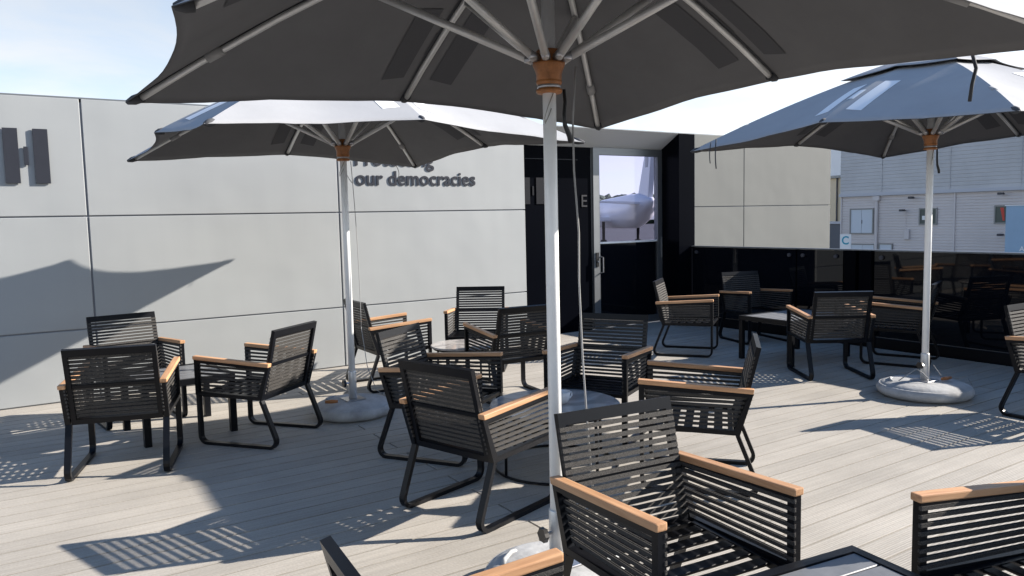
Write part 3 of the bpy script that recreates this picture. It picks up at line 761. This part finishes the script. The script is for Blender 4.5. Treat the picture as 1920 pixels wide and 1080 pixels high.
# ------------------------------------------------------------------ chairs
XO, XI = 0.3015, 0.2690                # side frame
YF, YAR, YBT, YSB, YLR = .31, -.317, -.352, -.241, -.358
ZAF, ZAR, ZBT, ZSB, ZSF = .643, .606, .831, .343, .359
def make_chair():
    t = thing('armchair', 'x', 'chair', (0, 0, 0), 0, 'black rope armchairs with wooden arms')
    for s in (-1, 1):
        a, b = (XI, XO) if s > 0 else (-XO, -XI)
        # arm
        bm = bmesh.new(); th = .027; aw = .0425
        xa, xb = (.2675, .2675 + aw) if s > 0 else (-.2675 - aw, -.2675)
        prism(bm, [(YF + .004, ZAF), (YAR, ZAR), (YAR + .006, ZAR - th), (YF + .004, ZAF - th)], lambda p: (xa, p[0], p[1]), lambda p: (xb, p[0], p[1]))
        bmesh.ops.recalc_face_normals(bm, faces=bm.faces[:])
        bmesh.ops.bevel(bm, geom=bm.edges[:], offset=.005, segments=2, affect='EDGES', profile=.6)
        obj('armrest', bm, 'wood', t)
        # side frame
        def zt(y): return ZAR - th + .0005 + (ZAF - ZAR) * (y - YAR) / (YF - YAR) - .001
        def yr(z): return YSB + (YAR + .004 - YSB) * (z - ZSB) / (ZAR - th - ZSB)
        zr = ZAR - th - .001
        outer = [(YF, zt(YF)), (yr(zr), zr), (YSB, ZSB), (YF, ZSF)]
        w = .030
        inner = [(YF - w, zt(YF - w) - .022), (yr(zr) + w, zt(yr(zr) + w) - .022), (YSB + w, ZSB + .027), (YF - w, ZSF + .025)]
        bm = bmesh.new(); ring_prism(bm, outer, inner, lambda p: (a, p[0], p[1]), lambda p: (b, p[0], p[1]))
        obj('side_frame', bm, 'frame', t)
        # side straps: loops round the two posts
        for j in range(8):
            z = .394 + j * .0258; h = .0140
            f = (z - ZSB) / (ZAR - th - ZSB)
            slope = .004 + .020 * (j / 7)
            y0, y1 = YF - .004, yr(z) + .004
            e = .0042
            def lp(yy0, yy1, x0, x1): return [(yy0, x0), (yy0, x1), (yy1, x1), (yy1, x0)]
            # inner face covered, wraps the post edges, outer layer sits inside the frame depth
            e = .0028; d_ = .0125
            if s > 0: xc0, xc1 = a - e, a - e + d_
            else: xc0, xc1 = b + e - d_, b + e
            ye0, ye1 = YF + e, y1 - .004 - e
            o_ = [(ye0 - .003, xc0), (ye0, xc0 + .003), (ye0, xc1 - .003), (ye0 - .003, xc1), (ye1 + .003, xc1), (ye1, xc1 - .003), (ye1, xc0 + .003), (ye1 + .003, xc0)]
            w_ = .0036
            i_ = [(ye0 - w_ - .001, xc0 + w_), (ye0 - w_, xc0 + w_ + .001), (ye0 - w_, xc1 - w_ - .001), (ye0 - w_ - .001, xc1 - w_), (ye1 + w_ + .001, xc1 - w_), (ye1 + w_, xc1 - w_ - .001), (ye1 + w_, xc0 + w_ + .001), (ye1 + w_ + .001, xc0 + w_)]
            zf = lambda yy, top: z + (h / 2 if top else -h / 2) + slope * (yy - YSB) / (YF - YSB)
            bm = bmesh.new(); ring_prism(bm, o_, i_, lambda p: (p[1], p[0], zf(p[0], False)), lambda p: (p[1], p[0], zf(p[0], True)))
            obj('side_strap', bm, 'rope', t)
        # sled leg
        x0, x1 = (.2625, .3000) if s > 0 else (-.3000, -.2625)
        tk = .022; r = .055
        pf = Vector((YF - .014, tk / 2)); pr = Vector((YLR, tk / 2))
        top_f = (YF - .014, ZSF - .001); top_r = (YSB + .012, ZSB - .0015)
        path = [top_f]
        def bend(prev, cor, nxt, rad, n=6):
            a_ = (Vector(prev) - Vector(cor)).normalized(); b_ = (Vector(nxt) - Vector(cor)).normalized()
            ang = a_.angle(b_); d = rad / math.tan(ang / 2); c = Vector(cor) + (a_ + b_).normalized() * rad / math.sin(ang / 2)
            p0, p1 = Vector(cor) + a_ * d, Vector(cor) + b_ * d
            v0, v1 = p0 - c, p1 - c; tot = v0.angle_signed(v1) if hasattr(v0, 'angle_signed') else v0.angle(v1)
            res = []
            for i in range(n + 1):
                q = i / n; ang_ = v0.angle(v1); sv = math.sin(ang_)
                res.append(c + (v0 * math.sin((1 - q) * ang_) + v1 * math.sin(q * ang_)) / sv)
            return [(p.x, p.y) for p in res]
        path += bend(top_f, pf, pr, r)
        path += bend(pf, pr, top_r, .05)
        path.append(top_r)
        bm = bmesh.new(); ribbon(bm, path, tk, x0, x1); obj('sled_leg', bm, 'frame', t)
    # seat: rails and slats
    bm = bmesh.new(); box(bm, -.2685, .2685, YF - .034, YF - .006, .345, .372, bevel=.002); obj('front_rail', bm, 'frame', t)
    bm = bmesh.new(); box(bm, -.2515, .2515, YSB + .035, YSB + .063, .338, .365, bevel=.002); obj('rear_rail', bm, 'frame', t)
    for s in (-1, 1):
        bm = bmesh.new(); xa, xb = (.2440, .2684) if s > 0 else (-.2684, -.2440)
        box(bm, xa, xb, YSB + .0635, YF - .0345, .341, .366); obj('seat_rail', bm, 'frame', t)
    bm = bmesh.new(); box(bm, -.2435, .2435, -.024, .024, -.006, .006, bevel=.002); sm = mesh_of('seat_slat', bm, 'frame')
    for j in range(5):
        obj('seat_slat', sm, parent=t, loc=(0, -.125 + j * .083, .358))
    # back frame in its own sloping plane
    B0 = Vector((0, YSB + .020, ZSB - .002)); B1 = Vector((0, YBT + .012, ZBT)); sd = (B1 - B0); Lb = sd.length; sd.normalize()
    nd = Vector((1, 0, 0)).cross(sd)     # pointing backwards or forwards
    def bp_(x, s_, n_): return B0 + Vector((x, 0, 0)) + sd * s_ + nd * n_
    wb = .2645; hb = .0135
    FS = 1.0 if nd.y > 0 else -1.0      # side of the plane the sitter faces
    bm = bmesh.new()
    ring_prism(bm, [(-wb, 0), (wb, 0), (wb, Lb), (-wb, Lb)], [(-wb + .028, .034), (wb - .028, .034), (wb - .028, Lb - .046), (-wb + .028, Lb - .046)], lambda p: bp_(p[0], p[1], -hb), lambda p: bp_(p[0], p[1], hb))
    bf = obj('back_frame', bm, 'frame', t)
    bm = bmesh.new(); prism(bm, [(-wb + .0285, .243), (wb - .0285, .243), (wb - .0285, .263), (-wb + .0285, .263)], lambda p: bp_(p[0], p[1], -.006), lambda p: bp_(p[0], p[1], .006)); obj('cross_rail', bm, 'frame', bf)
    ns = 16
    for j in range(ns):
        sc_ = .053 + j * (Lb - .053 - .062) / (ns - 1); h = .0168
        e = .0028; xw = wb + e; n0, n1 = FS * (hb + e), FS * (hb + e - .0125); c_ = .003; w_ = .0036; f_ = FS
        O = [(-xw + c_, n0), (xw - c_, n0), (xw, n0 - f_ * c_), (xw, n1 + f_ * c_), (xw - c_, n1), (-xw + c_, n1), (-xw, n1 + f_ * c_), (-xw, n0 - f_ * c_)]
        xi = xw - w_; m0, m1 = n0 - f_ * w_, n1 + f_ * w_
        I = [(-xi + .001, m0), (xi - .001, m0), (xi, m0 - f_ * .001), (xi, m1 + f_ * .001), (xi - .001, m1), (-xi + .001, m1), (-xi, m1 + f_ * .001), (-xi, m0 - f_ * .001)]
        bm = bmesh.new(); ring_prism(bm, O, I, lambda p: bp_(p[0], sc_ - h / 2, p[1]), lambda p: bp_(p[0], sc_ + h / 2, p[1]))
        obj('back_strap', bm, 'rope', t)
    return t
ch0 = make_chair()
chairs = [
 ('A', 0.556, 5.612, -.297, 'leftmost black armchair seen from behind, nearest to the left shadowed wall'),
 ('B', 0.775, 6.908, -3.012, 'black armchair facing us at far left, close to the wall behind another chair'),
 ('C', 1.454, 5.727, .682, 'black armchair turned left beside the concrete base of the wall parasol'),
 ('D', 2.983, 6.806, -1.588, 'black armchair facing right behind the pole of the wall parasol'),
 ('E', 4.072, 6.976, 2.489, 'black armchair against the wall near the entrance, facing the small round table'),
 ('F', 3.620, 5.650, -.107, 'black armchair seen from behind at the small round table, cut by the near pole'),
 ('G', 2.384, 4.571, -2.552, 'black armchair facing right at large round table with sunlit inner backrest'),
 ('H', 2.087, 3.568, -1.270, 'black armchair seen from behind in the middle foreground, left of the near pole'),
 ('I', 3.479, 4.243, 2.115, 'black armchair facing us just right of the near pole, before the dark doorway'),
 ('J', 3.348, 3.180, .729, 'black armchair in profile facing left at the right of the large round table'),
 ('K', 6.394, 6.203, -2.511, 'black armchair in profile facing right near the door, its backrest sunlit'),
 ('L', 7.638, 6.282, 2.871, 'black armchair in shade against the glass balustrade, behind the slatted table'),
 ('M', 6.545, 4.505, -.601, 'black armchair seen from behind in front of the far slatted table'),
 ('N', 7.630, 4.441, .350, 'black armchair facing left behind the right parasol pole, by the balustrade'),
 ('O', 6.472, 2.447, 3.104, 'black armchair cut off by the right edge beside the right parasol base'),
 ('P', 1.890, 1.919, 3.048, 'large black armchair with charcoal rope backrest in the near foreground, facing the low table'),
 ('Q', 2.640, 0.975, 1.335, 'black armchair cut off in the bottom right corner beside the near table'),
 ('R', 0.880, 1.403, -1.653, 'black armchair cut off at bottom centre, showing one wooden arm before the parasol base'),
]
for i, (k, x, y, a, lab) in enumerate(chairs):
    o = ch0 if i == 0 else copy_tree(ch0)
    o.location = (x, y, 0.001); o.rotation_euler = (0, 0, a); o["label"] = lab

# ------------------------------------------------------------------ tables
def slat_table(lab, x, y, rz, lx, ly, h, n):
    t = thing('low_table', lab, 'table', (x, y, 0), rz, 'low slatted tables')
    bm = bmesh.new(); w = .035
    ring_prism(bm, [(-lx / 2, -ly / 2), (lx / 2, -ly / 2), (lx / 2, ly / 2), (-lx / 2, ly / 2)], [(-lx / 2 + w, -ly / 2 + w), (lx / 2 - w, -ly / 2 + w), (lx / 2 - w, ly / 2 - w), (-lx / 2 + w, ly / 2 - w)],
               lambda p: (p[0], p[1], h - .045), lambda p: (p[0], p[1], h))
    obj('top_frame', bm, 'frame', t)
    sw = (ly - 2 * w) / n
    bm = bmesh.new(); box(bm, -lx / 2 + w + .001, lx / 2 - w - .001, -sw / 2 + .0035, sw / 2 - .0035, -.018, 0, bevel=.0025); sm = mesh_of('top_slat', bm, 'tabletop')
    for j in range(n): obj('top_slat', sm, parent=t, loc=(0, -ly / 2 + w + sw * (j + .5), h - .004))
    bm = bmesh.new(); box(bm, -.024, .024, -.024, .024, 0, h - .0455, bevel=.002); lm = mesh_of('leg', bm, 'frame')
    for sx in (-1, 1):
        for sy in (-1, 1): obj('leg', lm, parent=t, loc=(sx * (lx / 2 - .0245), sy * (ly / 2 - .0245), 0))
    return t
slat_table('low dark slatted table between the three chairs at far left', 0.985, 6.27, .11, .66, .66, .45, 6)
slat_table('low slatted table by the glass balustrade with striped sunlit top', 7.03, 5.255, .0, .99, .68, .47, 7)
slat_table('near grey slatted table cut off by the bottom edge', 1.896, 1.178, -.12, .70, .68, .45, 6)
def round_table(lab, x, y, r, h, n):
    t = thing('round_table', lab, 'table', (x, y, 0), .3, 'round stone topped tables')
    bm = bmesh.new(); lathe(bm, [(r - .006, h - .018), (r, h - .014), (r, h - .004), (r - .004, h)], 64)
    obj('stone_top', bm, 'marble', t)
    for p in t.children[0].data.polygons: p.use_smooth = False
    for nm, z, rr in (('top_ring', h - .030, r - .03), ('floor_ring', .0095, r - .02)):
        bm = bmesh.new(); N = 48; pts = []
        rings = []
        for q in range(N):
            a = 2 * PI * q / N
            rings.append([bm.verts.new(((rr + .0085 * math.cos(b)) * math.cos(a), (rr + .0085 * math.cos(b)) * math.sin(a), z + .0085 * math.sin(b))) for b in [k * PI / 3 for k in range(6)]])
        for q in range(N):
            A, B = rings[q], rings[(q + 1) % N]
            for k in range(6): bm.faces.new((A[k], A[(k + 1) % 6], B[(k + 1) % 6], B[k]))
        obj(nm, bm, 'frame', t, smooth=True)
    bm = bmesh.new(); tube(bm, [(r - .02, 0, .015), (r - .03, 0, h - .03)], .0095, 8); lm = mesh_of('leg', bm, 'frame', True)
    for k in range(n): obj('leg', lm, parent=t, rotz=k * 2 * PI / n + 2.9)
    return t
round_table('small round stone table between the chairs near the wall', 3.50, 6.27, .31, .40, 4)
round_table('large round stone table in the middle, partly behind the near pole', 2.80, 3.86, .41, .40, 4)
# cup on the large round table
cup = thing('cup', 'white cup standing on the large round stone table beside the near pole', 'cup', (2.831, 3.829, .40))
bm = bmesh.new(); lathe(bm, [(.028, 0.0005), (.036, .004), (.052, .03), (.058, .075), (.0555, .0755), (.049, .032), (.030, .010)], 28); obj('bowl', bm, 'china', cup, smooth=True)
bm = bmesh.new(); tube(bm, [(.054, 0, .062), (.078, 0, .060), (.082, 0, .040), (.066, 0, .026), (.049, 0, .024)], .005, 8); obj('handle', bm, 'china', cup, smooth=True)

# ------------------------------------------------------------------ airfield beyond the pavilion, seen through the door glass
D0 = Vector((.665, .747, 0)); S0 = Vector((.747, -.665, 0)); LOS = D0.copy(); LSD = S0.copy()
yaw_ = Matrix.Rotation(math.radians(11), 3, 'Z'); D0 = yaw_ @ D0; S0 = yaw_ @ S0      # away from the terrace, and sideways
PC = Vector((67.9, 73.3, 0.4))
def pl(a, b, c): return PC + D0 * a + S0 * b + Vector((0, 0, c))
air = thing('airliner', 'white airliner seen tail on, seen through the upper door glass', 'aircraft', (PC.x, PC.y, -3.2))
AINV = Matrix.Translation((-PC.x, -PC.y, 3.2))
def airp(name, bm, m, smooth=False):
    o = obj(name, bm, m, smooth=smooth); o.parent = air; o.matrix_parent_inverse = AINV
bm = bmesh.new()
tube(bm, [pl(-4, 0, 3.1), pl(-2, 0, 2.9), pl(2, 0, 2.3), pl(7, 0, 1.9), pl(30, 0, 1.7), pl(36, 0, 1.5), pl(39, 0, 1.3)], 2, 24, radii=[.3, .9, 1.9, 2.35, 2.4, 1.8, .3]); airp('fuselage', bm, 'plane', True)
bm = bmesh.new(); prism(bm, [(-5.5, 10.2), (-2.6, 10.2), (3.5, 3.0), (-3.0, 3.0)], lambda p: pl(p[0], -.3, p[1]), lambda p: pl(p[0], .3, p[1])); airp('fin', bm, 'plane')
bm = bmesh.new(); prism(bm, [(-3.2, 7.2), (-1.9, 7.2), (-1.9, 9.4), (-3.9, 9.4)], lambda p: pl(p[0], -.33, p[1]), lambda p: pl(p[0], .33, p[1])); airp('fin_mark', bm, 'planegrey')
for s in (-1, 1):
    bm = bmesh.new(); prism(bm, [(-1.5, s * .8), (1.8, s * .8), (-1.5, s * 7.5), (-3.0, s * 7.5)], lambda p: pl(p[0], p[1], 2.65 + .06 * abs(p[1])), lambda p: pl(p[0], p[1], 2.95 + .04 * abs(p[1]))); airp('tailplane', bm, 'plane')
    bm = bmesh.new(); prism(bm, [(14, s * 1.6), (21, s * 1.6), (12.5, s * 17), (10.8, s * 17)], lambda p: pl(p[0], p[1], .4 + .07 * abs(p[1])), lambda p: pl(p[0], p[1], 1.0 + .045 * abs(p[1]))); airp('wing', bm, 'plane')
    bm = bmesh.new(); tube(bm, [pl(12, s * 6, -.6), pl(13, s * 6, -.6), pl(17, s * 6, -.6)], 1, 18, radii=[.7, 1.0, 1.05]); airp('engine', bm, 'planegrey', True)
    bm = bmesh.new(); tube(bm, [pl(17, s * 2.6, -3.2), pl(17, s * 2.6, .5)], .22, 8); tube(bm, [pl(17, s * 2.2, -2.7), pl(17, s * 3.0, -2.7)], .5, 14); airp('landing_gear', bm, 'tyre')
def car(lab, base, rz, mcol):
    t = thing('parked_car', lab, 'car', base, rz, 'cars parked on the apron')
    bm = bmesh.new(); prism(bm, [(-2.1, .35), (2.1, .35), (2.15, .75), (1.2, .92), (.5, 1.42), (-1.1, 1.45), (-1.8, 1.0), (-2.15, .9)], lambda p: (p[0], -.85, p[1]), lambda p: (p[0], .85, p[1]))
    bmesh.ops.recalc_face_normals(bm, faces=bm.faces[:]); bmesh.ops.bevel(bm, geom=bm.edges[:], offset=.06, segments=2, affect='EDGES')
    obj('body', bm, mcol, t)
    bm = bmesh.new(); prism(bm, [(1.05, .97), (.47, 1.36), (-1.05, 1.38), (-1.55, 1.02)], lambda p: (p[0], -.858, p[1]), lambda p: (p[0], .858, p[1])); obj('side_glass', bm, 'carglass', t)
    for sx in (-1.3, 1.35):
        for sy in (-.80, .80):
            bm = bmesh.new(); tube(bm, [(sx, sy - .1, .32), (sx, sy + .1, .32)], .32, 18); obj('wheel', bm, 'tyre', t)
for i, (a, b, rz, m, lab) in enumerate([(8, -2.0, .3, 'carA', 'dark car on the apron, seen low through the door glass'), (10, -7.5, .3, 'carB', 'silver car on the apron, seen low through the door glass')]):
    p = PC + LOS * a + LSD * b; car(lab, (p.x, p.y, -3.19), rz, m)
# far tree line beyond the airfield
bm = bmesh.new(); rnd = random.Random(3)
for k in range(240):
    a = rnd.uniform(-160, 160); d = 420 + rnd.uniform(-20, 30); h = rnd.uniform(12, 20)
    c = PC + LOS * d + LSD * a; c.z = -3.2 + h * .5
    m4 = Matrix.Translation(c) @ Matrix.Diagonal((rnd.uniform(4, 8), rnd.uniform(4, 8), h * .55, 1))
    r = bmesh.ops.create_icosphere(bm, subdivisions=2, radius=1, matrix=m4)
    for v in r['verts']: v.co += Vector((rnd.uniform(-1, 1), rnd.uniform(-1, 1), rnd.uniform(-.8, .8)))
o = obj('tree_line', bm, 'leaf'); o["kind"] = "stuff"; o["label"] = "low dark tree line far beyond the airfield, seen through the door"; o["category"] = "trees"
